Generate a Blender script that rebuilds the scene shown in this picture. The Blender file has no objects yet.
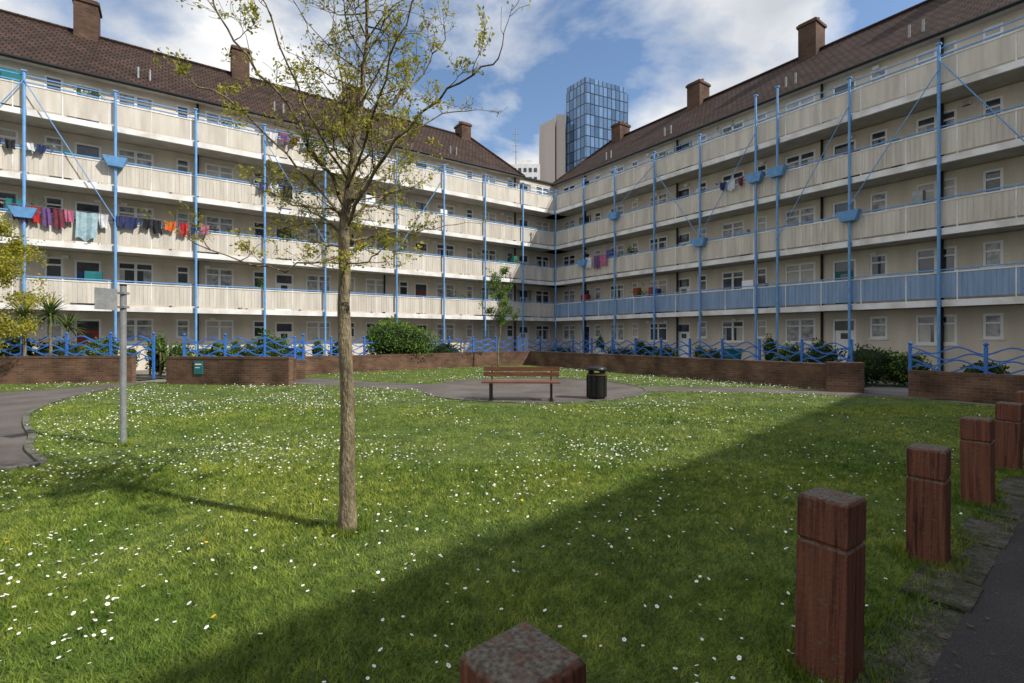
import bpy, math, random
import numpy as np
from mathutils import Vector
random.seed(7); rng=np.random.default_rng(7)
SC=bpy.context.scene
F=486.0; HZ=336.0; CH=1.6
# ------------------------------------------------ materials
def new_mat(name):
    m=bpy.data.materials.new(name); m.use_nodes=True
    nt=m.node_tree; b=nt.nodes["Principled BSDF"]; return m,nt,b
def N(nt,t,**k):
    n=nt.nodes.new(t)
    for a,v in k.items(): setattr(n,a,v)
    return n
def mat(name,col,rough=.7,col2=None,scale=3.0,bump=0.0,bscale=40.0,metal=0.0,spec=.3,detail=4,fine=0.12,stretch=None,lo=.35,hi=.65):
    m,nt,b=new_mat(name); L=nt.links
    b.inputs['Roughness'].default_value=rough; b.inputs['Metallic'].default_value=metal
    b.inputs['Specular IOR Level'].default_value=spec
    tc=N(nt,'ShaderNodeTexCoord'); src=tc.outputs['Object']
    if stretch:
        mp=N(nt,'ShaderNodeMapping'); mp.inputs['Scale'].default_value=stretch; L.new(src,mp.inputs['Vector']); src=mp.outputs[0]
    if col2 is None: col2=tuple(c*.75 for c in col)
    n1=N(nt,'ShaderNodeTexNoise'); n1.inputs['Scale'].default_value=scale; n1.inputs['Detail'].default_value=detail; L.new(src,n1.inputs['Vector'])
    r=N(nt,'ShaderNodeValToRGB'); r.color_ramp.elements[0].position=lo; r.color_ramp.elements[1].position=hi
    r.color_ramp.elements[0].color=(*col2,1); r.color_ramp.elements[1].color=(*col,1)
    L.new(n1.outputs['Fac'],r.inputs[0])
    n2=N(nt,'ShaderNodeTexNoise'); n2.inputs['Scale'].default_value=bscale; n2.inputs['Detail'].default_value=2; L.new(src,n2.inputs['Vector'])
    mr=N(nt,'ShaderNodeMapRange'); mr.inputs[1].default_value=.3; mr.inputs[2].default_value=.7; mr.inputs[3].default_value=1-fine; mr.inputs[4].default_value=1+fine
    L.new(n2.outputs['Fac'],mr.inputs[0])
    mx=N(nt,'ShaderNodeVectorMath',operation='SCALE'); L.new(r.outputs[0],mx.inputs[0]); L.new(mr.outputs[0],mx.inputs['Scale'])
    L.new(mx.outputs[0],b.inputs['Base Color'])
    if bump>0:
        bp=N(nt,'ShaderNodeBump'); bp.inputs['Strength'].default_value=bump; bp.inputs['Distance'].default_value=.02
        L.new(n2.outputs['Fac'],bp.inputs['Height']); L.new(bp.outputs[0],b.inputs['Normal'])
    return m
def brick_mat(name,c1,c2,mort,bw=.225,rh=.075,ms=.008,dirt=.5,rough=.85,bumpd=.01,off=.5):
    m,nt,b=new_mat(name); L=nt.links
    b.inputs['Roughness'].default_value=rough; b.inputs['Specular IOR Level'].default_value=.2
    uv=N(nt,'ShaderNodeTexCoord')
    br=N(nt,'ShaderNodeTexBrick'); br.inputs['Scale'].default_value=1; br.inputs['Brick Width'].default_value=bw; br.inputs['Row Height'].default_value=rh
    br.inputs['Mortar Size'].default_value=ms; br.inputs['Color1'].default_value=(*c1,1); br.inputs['Color2'].default_value=(*c2,1); br.inputs['Mortar'].default_value=(*mort,1)
    br.offset=off
    L.new(uv.outputs['UV'],br.inputs['Vector'])
    n=N(nt,'ShaderNodeTexNoise'); n.inputs['Scale'].default_value=1.3; n.inputs['Detail'].default_value=6; L.new(uv.outputs['Object'],n.inputs['Vector'])
    mr=N(nt,'ShaderNodeMapRange'); mr.inputs[1].default_value=.3; mr.inputs[2].default_value=.7; mr.inputs[3].default_value=1-dirt; mr.inputs[4].default_value=1.1
    L.new(n.outputs['Fac'],mr.inputs[0])
    mx=N(nt,'ShaderNodeVectorMath',operation='SCALE'); L.new(br.outputs['Color'],mx.inputs[0]); L.new(mr.outputs[0],mx.inputs['Scale'])
    L.new(mx.outputs[0],b.inputs['Base Color'])
    bp=N(nt,'ShaderNodeBump'); bp.invert=True; bp.inputs['Strength'].default_value=.8; bp.inputs['Distance'].default_value=bumpd
    L.new(br.outputs['Fac'],bp.inputs['Height']); L.new(bp.outputs[0],b.inputs['Normal'])
    return m
def leaf_mat(name,c1,c2,scale=6,trans=.35,rough=.6,big=None):
    m,nt,b=new_mat(name); L=nt.links
    b.inputs['Roughness'].default_value=rough; b.inputs['Specular IOR Level'].default_value=.2
    tc=N(nt,'ShaderNodeTexCoord'); n=N(nt,'ShaderNodeTexNoise'); n.inputs['Scale'].default_value=scale; n.inputs['Detail'].default_value=3
    L.new(tc.outputs['Object'],n.inputs['Vector'])
    r=N(nt,'ShaderNodeValToRGB'); r.color_ramp.elements[0].position=.36; r.color_ramp.elements[1].position=.64
    r.color_ramp.elements[0].color=(*c1,1); r.color_ramp.elements[1].color=(*c2,1)
    L.new(n.outputs['Fac'],r.inputs[0]); col=r.outputs[0]
    if big:
        n3=N(nt,'ShaderNodeTexNoise'); n3.inputs['Scale'].default_value=big; n3.inputs['Detail'].default_value=4; L.new(tc.outputs['Object'],n3.inputs['Vector'])
        r3=N(nt,'ShaderNodeValToRGB'); r3.color_ramp.elements[0].position=.38; r3.color_ramp.elements[0].color=(.58,.70,.6,1); r3.color_ramp.elements[1].position=.62; r3.color_ramp.elements[1].color=(1.28,1.12,1.05,1)
        L.new(n3.outputs['Fac'],r3.inputs[0])
        mx=N(nt,'ShaderNodeVectorMath',operation='MULTIPLY'); L.new(col,mx.inputs[0]); L.new(r3.outputs[0],mx.inputs[1]); col=mx.outputs[0]
    L.new(col,b.inputs['Base Color'])
    if trans>0:
        t=N(nt,'ShaderNodeBsdfTranslucent'); L.new(col,t.inputs['Color'])
        ms=N(nt,'ShaderNodeMixShader'); ms.inputs[0].default_value=trans
        L.new(b.outputs[0],ms.inputs[1]); L.new(t.outputs[0],ms.inputs[2]); L.new(ms.outputs[0],nt.nodes['Material Output'].inputs[0])
    return m
M={}
M['render']=mat('cream_render',(.72,.645,.53),.85,(.57,.51,.42),.7,0,30,fine=.06,stretch=(1.6,1.6,.4))
M['panel']=mat('balcony_panel',(.67,.615,.53),.8,(.51,.465,.40),1.1,0,25,fine=.06,stretch=(3,3,.35))
M['panelblue']=mat('balcony_panel_blue',(.27,.38,.54),.7,(.20,.29,.43),1.5,0,25,fine=.06,stretch=(3,3,.4))
M['slab']=mat('slab_paint',(.82,.81,.79),.75,(.58,.55,.50),1.4,0,30,fine=.06,lo=.30,hi=.58)
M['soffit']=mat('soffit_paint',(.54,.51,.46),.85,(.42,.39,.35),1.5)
M['blue']=mat('blue_paint',(.17,.38,.68),.45,(.13,.30,.57),5,fine=.08)
M['fenceblue']=mat('fence_blue_paint',(.05,.19,.56),.45,(.04,.14,.44),5,fine=.08)
M['white']=mat('white_upvc',(.85,.85,.84),.4,(.80,.80,.79),3,fine=.03)
M['black']=mat('black_metal',(.02,.02,.022),.45,(.012,.012,.012),6)
M['net']=mat('net_curtain',(.50,.50,.50),.3,(.16,.17,.18),4,spec=.6)
M['blind']=mat('window_blind',(.60,.57,.50),.35,(.42,.40,.36),2,spec=.6)
M['glass']=mat('window_glass',(.07,.08,.10),.08,(.02,.025,.03),1.5,spec=.8,fine=.02)
M['teal']=mat('teal_door',(.02,.17,.18),.5)
M['red']=mat('red_door',(.35,.04,.03),.5)
M['bluedoor']=mat('blue_door',(.05,.10,.30),.5)
M['roof']=brick_mat('roof_tiles',(.085,.047,.033),(.050,.029,.022),(.012,.008,.007),.28,.30,.028,.45,.8,.03)
M['chim']=brick_mat('chimney_brick',(.16,.085,.055),(.10,.055,.04),(.12,.10,.08),dirt=.5)
M['brick']=brick_mat('garden_wall_brick',(.23,.12,.072),(.14,.075,.05),(.20,.16,.12),dirt=.65)
M['cope']=brick_mat('brick_coping',(.19,.10,.065),(.13,.07,.05),(.14,.12,.10),.08,.3,.008,.5)
M['pot']=mat('terracotta',(.35,.14,.07),.8)
M['grey']=mat('galvanised_steel',(.33,.34,.35),.5,(.24,.25,.26),6,metal=.3)
M['asph']=mat('asphalt',(.07,.063,.063),.92,(.040,.037,.037),1.2,.6,160,fine=.5)
M['asphw']=mat('asphalt_path',(.15,.13,.118),.92,(.095,.083,.076),.9,.5,140,fine=.4)
M['kerb']=mat('kerb_stone',(.17,.16,.14),.9,(.07,.08,.04),4,.6,60,fine=.3)
M['edge']=mat('mossy_edging',(.10,.088,.072),.95,(.035,.042,.018),7,.8,60,fine=.45)
M['pave']=mat('yard_paving',(.24,.23,.21),.9,(.17,.16,.145),.8,.3,40,fine=.2)
M['soil']=mat('soil',(.06,.045,.03),.95,(.035,.04,.02),2,.6,40,fine=.4)
M['bark']=mat('bark',(.27,.22,.135),.9,(.11,.09,.055),14,.9,70,fine=.35,stretch=(1,1,.35))
M['benchwood']=mat('bench_wood',(.20,.085,.05),.6,(.12,.05,.033),6,.3,40,fine=.25,stretch=(.3,3,3))
M['lawn']=mat('lawn_soil_and_grass',(.11,.15,.03),.95,(.055,.085,.018),2.2,.8,60,fine=.5)
M['grass']=leaf_mat('grass_blade',(.105,.170,.020),(.28,.35,.055),9,.0,.6,big=.55)
M['daisy']=mat('daisy_petals',(.90,.90,.88),.6,(.84,.83,.82),30)
M['yellow']=mat('daisy_centre',(.7,.45,.02),.6)
M['leafy']=leaf_mat('spring_leaves',(.28,.28,.03),(.52,.48,.08),5,.45)
M['leafg']=leaf_mat('shrub_leaves',(.05,.11,.015),(.17,.27,.04),2.5,.25)
M['leafd']=leaf_mat('dark_leaves',(.025,.055,.016),(.07,.13,.035),2.5,.2)
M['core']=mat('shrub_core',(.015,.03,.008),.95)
M['cord']=leaf_mat('cordyline_leaves',(.07,.12,.03),(.17,.22,.07),2,.25)
M['dead']=mat('dead_leaf',(.16,.09,.04),.8)
M['conc']=mat('tower_concrete',(.56,.48,.42),.8,(.46,.40,.35),.15,stretch=(1,1,.2))
M['whitebld']=mat('distant_white_render',(.75,.75,.73),.8)
def bollard_mat():
    m,nt,b=new_mat('stained_timber'); L=nt.links
    b.inputs['Roughness'].default_value=.7; b.inputs['Specular IOR Level'].default_value=.25
    tc=N(nt,'ShaderNodeTexCoord'); oi=N(nt,'ShaderNodeObjectInfo')
    av=N(nt,'ShaderNodeVectorMath',operation='ADD'); L.new(tc.outputs['Object'],av.inputs[0]); L.new(oi.outputs['Location'],av.inputs[1])
    mp=N(nt,'ShaderNodeMapping'); mp.inputs['Scale'].default_value=(34,34,1.3); L.new(av.outputs[0],mp.inputs[0])
    n=N(nt,'ShaderNodeTexNoise'); n.inputs['Scale'].default_value=1.3; n.inputs['Detail'].default_value=10; n.inputs['Roughness'].default_value=.65; n.inputs['Distortion'].default_value=.5; L.new(mp.outputs[0],n.inputs['Vector'])
    r=N(nt,'ShaderNodeValToRGB'); e=r.color_ramp.elements; e[0].position=.33; e[0].color=(.030,.013,.009,1); e[1].position=.72; e[1].color=(.24,.095,.055,1)
    x=r.color_ramp.elements.new(.44); x.color=(.12,.042,.025,1)
    L.new(n.outputs['Fac'],r.inputs[0])
    g=N(nt,'ShaderNodeNewGeometry'); s=N(nt,'ShaderNodeSeparateXYZ'); L.new(g.outputs['Normal'],s.inputs[0])
    n2=N(nt,'ShaderNodeTexNoise'); n2.inputs['Scale'].default_value=22; n2.inputs['Detail'].default_value=8; L.new(av.outputs[0],n2.inputs['Vector'])
    a=N(nt,'ShaderNodeMath',operation='MULTIPLY_ADD'); L.new(s.outputs['Z'],a.inputs[0]); a.inputs[1].default_value=.34; L.new(n2.outputs['Fac'],a.inputs[2])
    r2=N(nt,'ShaderNodeValToRGB'); r2.color_ramp.elements[0].position=.58; r2.color_ramp.elements[1].position=.84; L.new(a.outputs[0],r2.inputs[0])
    n3=N(nt,'ShaderNodeTexNoise'); n3.inputs['Scale'].default_value=70; n3.inputs['Detail'].default_value=4; L.new(av.outputs[0],n3.inputs['Vector'])
    r3=N(nt,'ShaderNodeValToRGB'); r3.color_ramp.elements[0].position=.35; r3.color_ramp.elements[0].color=(.07,.055,.042,1); r3.color_ramp.elements[1].position=.7; r3.color_ramp.elements[1].color=(.20,.18,.145,1)
    L.new(n3.outputs['Fac'],r3.inputs[0])
    mx=N(nt,'ShaderNodeMix',data_type='RGBA'); L.new(r2.outputs[0],mx.inputs[0]); L.new(r.outputs[0],mx.inputs[6]); L.new(r3.outputs[0],mx.inputs[7])
    L.new(mx.outputs[2],b.inputs['Base Color'])
    bp=N(nt,'ShaderNodeBump'); bp.inputs['Strength'].default_value=.8; bp.inputs['Distance'].default_value=.006
    ad=N(nt,'ShaderNodeMath',operation='ADD'); L.new(n.outputs['Fac'],ad.inputs[0]); L.new(n3.outputs['Fac'],ad.inputs[1])
    L.new(ad.outputs[0],bp.inputs['Height']); L.new(bp.outputs[0],b.inputs['Normal'])
    return m
M['timber']=bollard_mat()
def tower_glass(c1=(.16,.28,.45),c2=(.06,.12,.22)):
    m=brick_mat('tower_glazing',c1,c2,(.02,.03,.05),1.6,3.3,.16,.1,.12,.05,off=0.0)
    b=m.node_tree.nodes['Principled BSDF']; b.inputs['Metallic'].default_value=.55; b.inputs['Specular IOR Level'].default_value=.8
    return m
M['tglass']=tower_glass()
M['tglass2']=tower_glass()
def cmat(n,c): 
    if n not in M: M[n]=mat(n,c,.85,tuple(x*.7 for x in c),7)
    return n
# ------------------------------------------------ builders
class Part:
    def __init__(s): s.v=[]; s.f=[]; s.uv=[]
class Group:
    """parent empty + one mesh child per (part,material)"""
    def __init__(s,name,T=None,flip=False):
        s.name=name; s.T=T or (lambda u,v,z:(u,v,z)); s.flip=flip; s.p={}
    def part(s,pn,mt):
        k=(pn,mt)
        if k not in s.p: s.p[k]=Part()
        return s.p[k]
    def face(s,pn,mt,pts,uvs=None):
        P=s.part(pn,mt); b=len(P.v); P.v+= [s.T(*p) for p in pts]
        idx=list(range(b,b+len(pts))); uvs=uvs or [(p[0]+p[1],p[2]) for p in pts]
        if s.flip: idx=idx[::-1]; uvs=uvs[::-1]
        P.f.append(idx); P.uv+=uvs
    def box(s,pn,mt,u0,u1,v0,v1,z0,z1):
        A=[(u0,v0,z0),(u1,v0,z0),(u1,v1,z0),(u0,v1,z0),(u0,v0,z1),(u1,v0,z1),(u1,v1,z1),(u0,v1,z1)]
        s.face(pn,mt,[A[0],A[1],A[5],A[4]],[(u0,z0),(u1,z0),(u1,z1),(u0,z1)])
        s.face(pn,mt,[A[1],A[2],A[6],A[5]],[(v0,z0),(v1,z0),(v1,z1),(v0,z1)])
        s.face(pn,mt,[A[2],A[3],A[7],A[6]],[(u1,z0),(u0,z0),(u0,z1),(u1,z1)])
        s.face(pn,mt,[A[3],A[0],A[4],A[7]],[(v1,z0),(v0,z0),(v0,z1),(v1,z1)])
        s.face(pn,mt,[A[4],A[5],A[6],A[7]],[(u0,v0),(u1,v0),(u1,v1),(u0,v1)])
        s.face(pn,mt,[A[3],A[2],A[1],A[0]],[(u0,v1),(u1,v1),(u1,v0),(u0,v0)])
    def tube(s,pn,mt,pts,rad,n=6):
        pts=[Vector(p) for p in pts]; rings=[]
        for i,p in enumerate(pts):
            d=(pts[min(i+1,len(pts)-1)]-pts[max(i-1,0)]).normalized()
            a=Vector((0,0,1)) if abs(d.z)<.9 else Vector((1,0,0))
            x=d.cross(a).normalized(); y=d.cross(x).normalized()
            r=rad[i] if hasattr(rad,'__len__') else rad
            rings.append([p+x*(r*math.cos(2*math.pi*k/n))+y*(r*math.sin(2*math.pi*k/n)) for k in range(n)])
        for i in range(len(rings)-1):
            for k in range(n):
                k2=(k+1)%n
                s.face(pn,mt,[tuple(rings[i][k]),tuple(rings[i][k2]),tuple(rings[i+1][k2]),tuple(rings[i+1][k])])
        s.face(pn,mt,[tuple(q) for q in rings[0]][::-1]); s.face(pn,mt,[tuple(q) for q in rings[-1]])
    def lathe(s,pn,mt,cx,cy,prof,n=20):
        for i in range(len(prof)-1):
            (r0,z0),(r1,z1)=prof[i],prof[i+1]
            for k in range(n):
                a=2*math.pi*k/n; b=2*math.pi*(k+1)/n
                s.face(pn,mt,[(cx+r0*math.cos(a),cy+r0*math.sin(a),z0),(cx+r0*math.cos(b),cy+r0*math.sin(b),z0),(cx+r1*math.cos(b),cy+r1*math.sin(b),z1),(cx+r1*math.cos(a),cy+r1*math.sin(a),z1)])
    def done(s,bevel=0,smooth=()):
        keys=list(s.p); e=None
        if len(keys)>1:
            e=bpy.data.objects.new(s.name,None); SC.collection.objects.link(e)
        for (pn,mt) in keys:
            P=s.p[(pn,mt)]; me=bpy.data.meshes.new(pn); me.from_pydata(P.v,[],P.f); 
            ul=me.uv_layers.new(name='UVMap'); ul.data.foreach_set('uv',np.array(P.uv,dtype=np.float32).ravel())
            me.materials.append(M[mt])
            o=bpy.data.objects.new(pn if e else s.name,me); SC.collection.objects.link(o)
            if e: o.parent=e
            if bevel or pn in smooth:
                import bmesh
                bm=bmesh.new(); bm.from_mesh(me); bmesh.ops.remove_doubles(bm,verts=bm.verts,dist=1e-4); bm.to_mesh(me); bm.free()
                if pn in smooth:
                    for q in me.polygons: q.use_smooth=True
                if bevel:
                    b=o.modifiers.new('b','BEVEL'); b.width=bevel; b.segments=2; b.limit_method='ANGLE'
        return e
def fast(name,verts,faces,mt,parent=None,smooth=False):
    verts=np.asarray(verts,dtype=np.float32); faces=np.asarray(faces,dtype=np.int32); k=faces.shape[1]
    me=bpy.data.meshes.new(name); me.vertices.add(len(verts)); me.vertices.foreach_set('co',verts.ravel())
    me.loops.add(faces.size); me.loops.foreach_set('vertex_index',faces.ravel())
    me.polygons.add(len(faces)); me.polygons.foreach_set('loop_start',np.arange(0,faces.size,k,dtype=np.int32)); me.polygons.foreach_set('loop_total',np.full(len(faces),k,dtype=np.int32))
    me.update(calc_edges=True); me.materials.append(M[mt])
    if smooth: me.polygons.foreach_set('use_smooth',np.ones(len(faces),dtype=bool))
    o=bpy.data.objects.new(name,me); SC.collection.objects.link(o)
    if parent: o.parent=parent
    return o
def poly(name,pts,z,mt):
    me=bpy.data.meshes.new(name); me.from_pydata([(p[0],p[1],z) for p in pts],[],[list(range(len(pts)))])
    me.materials.append(M[mt]); o=bpy.data.objects.new(name,me); SC.collection.objects.link(o); return o
def inpoly(x,y,P):
    r=np.zeros(len(x),bool); n=len(P); j=n-1
    for i in range(n):
        xi,yi=P[i]; xj,yj=P[j]
        c=((yi>y)!=(yj>y))&(x<(xj-xi)*(y-yi)/(yj-yi+1e-12)+xi); r^=c; j=i
    return r
# ------------------------------------------------ wings
C=(3.1,35.4); K=2.95
UL=(-.818,-.575); VL=(-.575,.818); UR=(.576,-.818); VR=(.818,.576)
SL=[2.91,5.51,8.11,10.71]; ZE=13.1; ZR=17.1; WV=1.4
def wing(name,O,ud,vd,u0,L,rs,hp,posts,hop,diag,bluelow,chims,seed,front0=0.0,dpipes=()):
    R=random.Random(seed)
    flip=(ud[0]*vd[1]-ud[1]*vd[0])<0
    T=lambda u,v,z:(O[0]+u*ud[0]+v*vd[0],O[1]+u*ud[1]+v*vd[1],z)
    G=Group(name,T,flip); B=G.box
    lows=[0.0]+SL; tops=[s-.22 for s in SL]+[ZE]
    for si in range(5):
        zb=lows[si]; zt=tops[si]; fl=.3 if si==0 else zb
        ops=[]; u=u0+.7; R2=random.Random(seed*3+1)
        while u<L-2:
            j=R2.uniform(-.12,.12)
            seq=[('w',1.35),('d',.92),('s',.62),('w',1.25),('s',.55)]
            for kind,w in seq:
                if u+w>L-.4: break
                ops.append((kind,u,u+w)); u+=w+{'w':.62,'d':.42,'s':.85}[kind]+j
        cur=u0
        for kind,a,b in ops:
            B('walls','render',cur,a,WV,WV+.3,zb,zt)
            if kind=='d': z0,z1=fl+.02,fl+2.05
            elif kind=='w': z0,z1=fl+.98,fl+2.12
            else: z0,z1=fl+1.2,fl+2.12
            B('walls','render',a,b,WV,WV+.3,zb,z0); B('walls','render',a,b,WV,WV+.3,z1,zt)
            ft=.085
            def frame(a,b,z0,z1,v=WV+.03):
                B('window_frames','white',a,b,v,v+.06,z1-ft,z1); B('window_frames','white',a,b,v,v+.06,z0,z0+ft)
                B('window_frames','white',a,a+ft,v,v+.06,z0+ft,z1-ft); B('window_frames','white',b-ft,b,v,v+.06,z0+ft,z1-ft)
            if kind=='d':
                frame(a,b,z0,z1)
                dm=R.choice(['white','white','white','white','teal','bluedoor','red','white','bluedoor'])
                B('doors',dm,a+ft,b-ft,WV+.1,WV+.14,z0+ft,z1-.5)
                G.face('door_fanlight','glass',[(a+ft,WV+.08,z1-.5),(b-ft,WV+.08,z1-.5),(b-ft,WV+.08,z1-ft),(a+ft,WV+.08,z1-ft)])
                B('door_glazing','glass',a+.3,b-.3,WV+.085,WV+.1,z0+1.15,z1-.62)
                if R.random()<.12:
                    for q in range(9):
                        uu=a-.1+q*(b-a+.2)/8; B('door_grille','black',uu-.012,uu+.012,WV-.06,WV-.035,z0,z1)
                    for q in (z0+.1,z0+1.1,z1-.1): B('door_grille','black',a-.1,b+.1,WV-.034,WV-.02,q,q+.03)
            else:
                frame(a,b,z0,z1)
                rr=R.random(); g='glass' if rr<.42 else ('net' if rr<.85 else 'blind')
                G.face('window_glass',g,[(a+ft,WV+.08,z0+ft),(b-ft,WV+.08,z0+ft),(b-ft,WV+.08,z1-ft),(a+ft,WV+.08,z1-ft)])
                zf=z1-.38; B('window_frames','white',a+ft,b-ft,WV+.035,WV+.075,zf,zf+.07)
                if kind=='w':
                    m=(a+b)/2; B('window_frames','white',m-.055,m+.055,WV+.03,WV+.078,z0+ft,zf); B('window_frames','white',m-.055,m+.055,WV+.03,WV+.078,zf+.07,z1-ft)
                    if g=='glass' and R.random()<.8:
                        for (ca,cb) in ((a+ft,a+ft+R.uniform(.15,.4)),(b-ft-R.uniform(.15,.4),b-ft)):
                            G.face('curtains',R.choice(['net','blind']),[(ca,WV+.077,z0+ft),(cb,WV+.077,z0+ft),(cb,WV+.077,zf),(ca,WV+.077,zf)])
                B('window_sills','slab',a-.05,b+.05,WV-.05,WV+.028,z0-.06,z0-.002)
            cur=b
        B('walls','render',cur,L,WV,WV+.3,zb,zt)
        for q in range(int(L/3)):
            uu=R.uniform(u0+1,L-1)
            if R.random()<.35: B('wall_lamps','white',uu,uu+.22,WV-.12,WV-.001,zt-.3,zt-.18)
        if si>0:
            for q in range(int(L/2.5)):
                if R.random()<.5:
                    uu=R.uniform(1,L-1); w=R.uniform(.2,.6); B('stored_boxes',R.choice(['net','red','teal','grey','black','white','bluedoor']),uu,uu+w,.5,.85,zb,zb+R.uniform(1.15,1.7))
                if R.random()<.22:
                    uc=R.uniform(1,L-1); w=R.uniform(.12,.4); h=R.uniform(.2,.5); lm=R.choice(['leafg','leafd','leafg'])
                    for _ in range(70):
                        p=(uc+R.gauss(0,w),.25+R.gauss(0,.07),zb+1.12+abs(R.gauss(0,h*.6))); s_=.07
                        a1=(R.gauss(0,1)*s_,R.gauss(0,1)*s_*.6,R.gauss(0,1)*s_); b1=(R.gauss(0,1)*s_*.5,R.gauss(0,1)*s_*.4,R.gauss(0,1)*s_*.5)
                        G.face('gallery_plants',lm,[p,(p[0]+b1[0],p[1]+b1[1],p[2]+b1[2]),(p[0]+a1[0],p[1]+a1[1],p[2]+a1[2]),(p[0]+a1[0]-b1[0],p[1]+a1[1]-b1[1],p[2]+a1[2]-b1[2])])
    B('rear_block','render',u0,L,WV+.3,10.4,0,ZE-.01)
    for i,z in enumerate(SL):
        st=front0
        B('gallery_slabs','slab',st,L,-.02,.10,z-.24,z)
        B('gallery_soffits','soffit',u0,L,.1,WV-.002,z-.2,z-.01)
        pm='panelblue' if (bluelow and i==0) else 'panel'
        uu=0.0
        while uu<L-.2:
            e=min(uu+K/2,L)
            B('balcony_panels',pm,uu+.02,e-.02,.03,.065,z+.08,z+1.0)
            B('balcony_stanchions','slab',e-.018,e+.018,.02,.07,z,z+1.06)
            if i<3:
                k=uu+.12
                while k<e-.08:
                    B('balcony_pickets',pm,k-.007,k+.007,.018,.03,z+.08,z+.99); k+=.147
            uu=e
        B('balcony_handrail','blue',0,L,.01,.06,z+1.075,z+1.12)
        B('balcony_lower_rail','slab',0,L,.008,.028,z+.97,z+1.02)
        if i==3: B('balcony_cap_rail','blue',0,L,.01,.05,z+1.34,z+1.375)
    for q in posts:
        u=q*K
        if u>L: continue
        top=12.15
        if abs(q-5.06)<.01 or abs(q-5.4)<.01: top=13.0
        G.tube('steel_posts','blue',[(u,-.13,0),(u,-.13,top)],.052,8)
        B('post_caps','blue',u-.08,u+.08,-.21,-.05,top,top+.05)
        for z in SL: B('post_brackets','blue',u-.06,u+.06,-.12,-.021,z-.2,z-.04)
        B('post_base','blue',u-.14,u+.14,-.27,.01,0,.05)
    for q,z in hop:
        u=q*K; a,b,h=.25,.42,.20
        v0,v1=-.40,-.02
        bot=[(u-a,v0+.08,z-h),(u+a,v0+.08,z-h),(u+a,v1-.02,z-h),(u-a,v1-.02,z-h)]; tp=[(u-b,v0,z+h),(u+b,v0,z+h),(u+b,v1,z+h),(u-b,v1,z+h)]
        for k in range(4): G.face('post_hoppers','blue',[bot[k],bot[(k+1)%4],tp[(k+1)%4],tp[k]])
        G.face('post_hoppers','blue',bot[::-1]); G.face('post_hoppers','blue',tp)
    for qa,za,qb,zb2 in diag:
        G.tube('tie_rods','blue',[(qa*K,-.2,za),(qb*K,-.2,zb2)],.02,5)
    for u in dpipes:
        G.tube('downpipes','black',[(u,WV-.09,0),(u,WV-.09,ZE)],.055,6)
    ve,vb,vr=WV-.4,10.8,(WV-.4+10.8)/2
    sl=math.hypot(vr-ve,ZR-ZE)
    G.face('roof','roof',[(rs,ve,ZE),(L,ve,ZE),(L,vr,ZR),(rs+hp,vr,ZR)],[(rs,0),(L,0),(L,sl),(rs+hp,sl)])
    G.face('roof','roof',[(L,vb,ZE),(rs,vb,ZE),(rs+hp,vr,ZR),(L,vr,ZR)],[(L,0),(rs,0),(rs+hp,sl),(L,sl)])
    G.face('roof','roof',[(rs,vb,ZE),(rs,ve,ZE),(rs+hp,vr,ZR)],[(0,0),(9.8,0),(4.9,sl)])
    G.face('roof','roof',[(L,ve,ZE),(L,vb,ZE),(L,vr,ZR)],[(0,0),(9.8,0),(4.9,sl)])
    G.tube('ridge_tiles','roof',[(rs+hp,vr,ZR+.02),(L,vr,ZR+.02)],.12,8)
    G.tube('ridge_tiles','roof',[(rs,ve,ZE+.02),(rs+hp,vr,ZR+.02)],.10,8)
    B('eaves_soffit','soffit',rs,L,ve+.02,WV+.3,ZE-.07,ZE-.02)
    G.tube('gutter','black',[(rs,ve-.07,ZE-.03),(L,ve-.07,ZE-.03)],.075,6)
    if rs>u0: B('flat_roof_deck','black',u0,rs-.01,WV-.15,WV+.4,ZE+.0,ZE+.12)
    for u,w,h in chims:
        B('chimney_stacks','chim',u-w/2,u+w/2,vr-.55,vr+.55,ZR-1.0,ZR+h)
        B('chimney_caps','chim',u-w/2-.07,u+w/2+.07,vr-.62,vr+.62,ZR+h-.22,ZR+h-.08)
        for k in range(3):
            G.lathe('chimney_pots','pot',u-w/2+w*(k+.5)/3,vr,[(.12,ZR+h),(.10,ZR+h+.12),(.12,ZR+h+.18),(.06,ZR+h+.18)],8)
    u=rs+5
    while u<L-1:
        for d in (0,.45):
            vv=ve+1.0; zz=ZE+(1.0)*(ZR-ZE)/(vr-ve)
            G.tube('roof_vent_pipes','grey',[(u+d,vv,zz-.1),(u+d,vv,zz+.5)],.045,6)
        u+=R.choice([4.9,5.9,7.2])
    return G
px2b=lambda x:(15.46e-4-1/(1204-x))/.74e-4
lposts=[0,1,2.04,3.06,4.10,5.46,6.45,7.43,8.42,9.38,10.38,11.38,12.4]
GL=wing('apartment_block',C,UL,VL,-WV,38.0,2.0,1.6,lposts,[(8.42,9.1),(9.38,6.5),(10.38,9.1)],
   [(9.38,11.8,8.42,6.6),(9.38,11.8,10.38,6.6),(6.45,11.4,5.46,6.6),(3.06,11.4,4.10,6.6)],False,
   [(26.4,.95,1.6),(19.5,.9,1.5),(12.9,.9,1.1),(4.3,.8,.9)],3,dpipes=(2.6,12.3,21.8,30.5))
GL.box('corner_stair_block','render',-10.4,-WV-.31,WV,10.4,0,ZE-.2)
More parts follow.
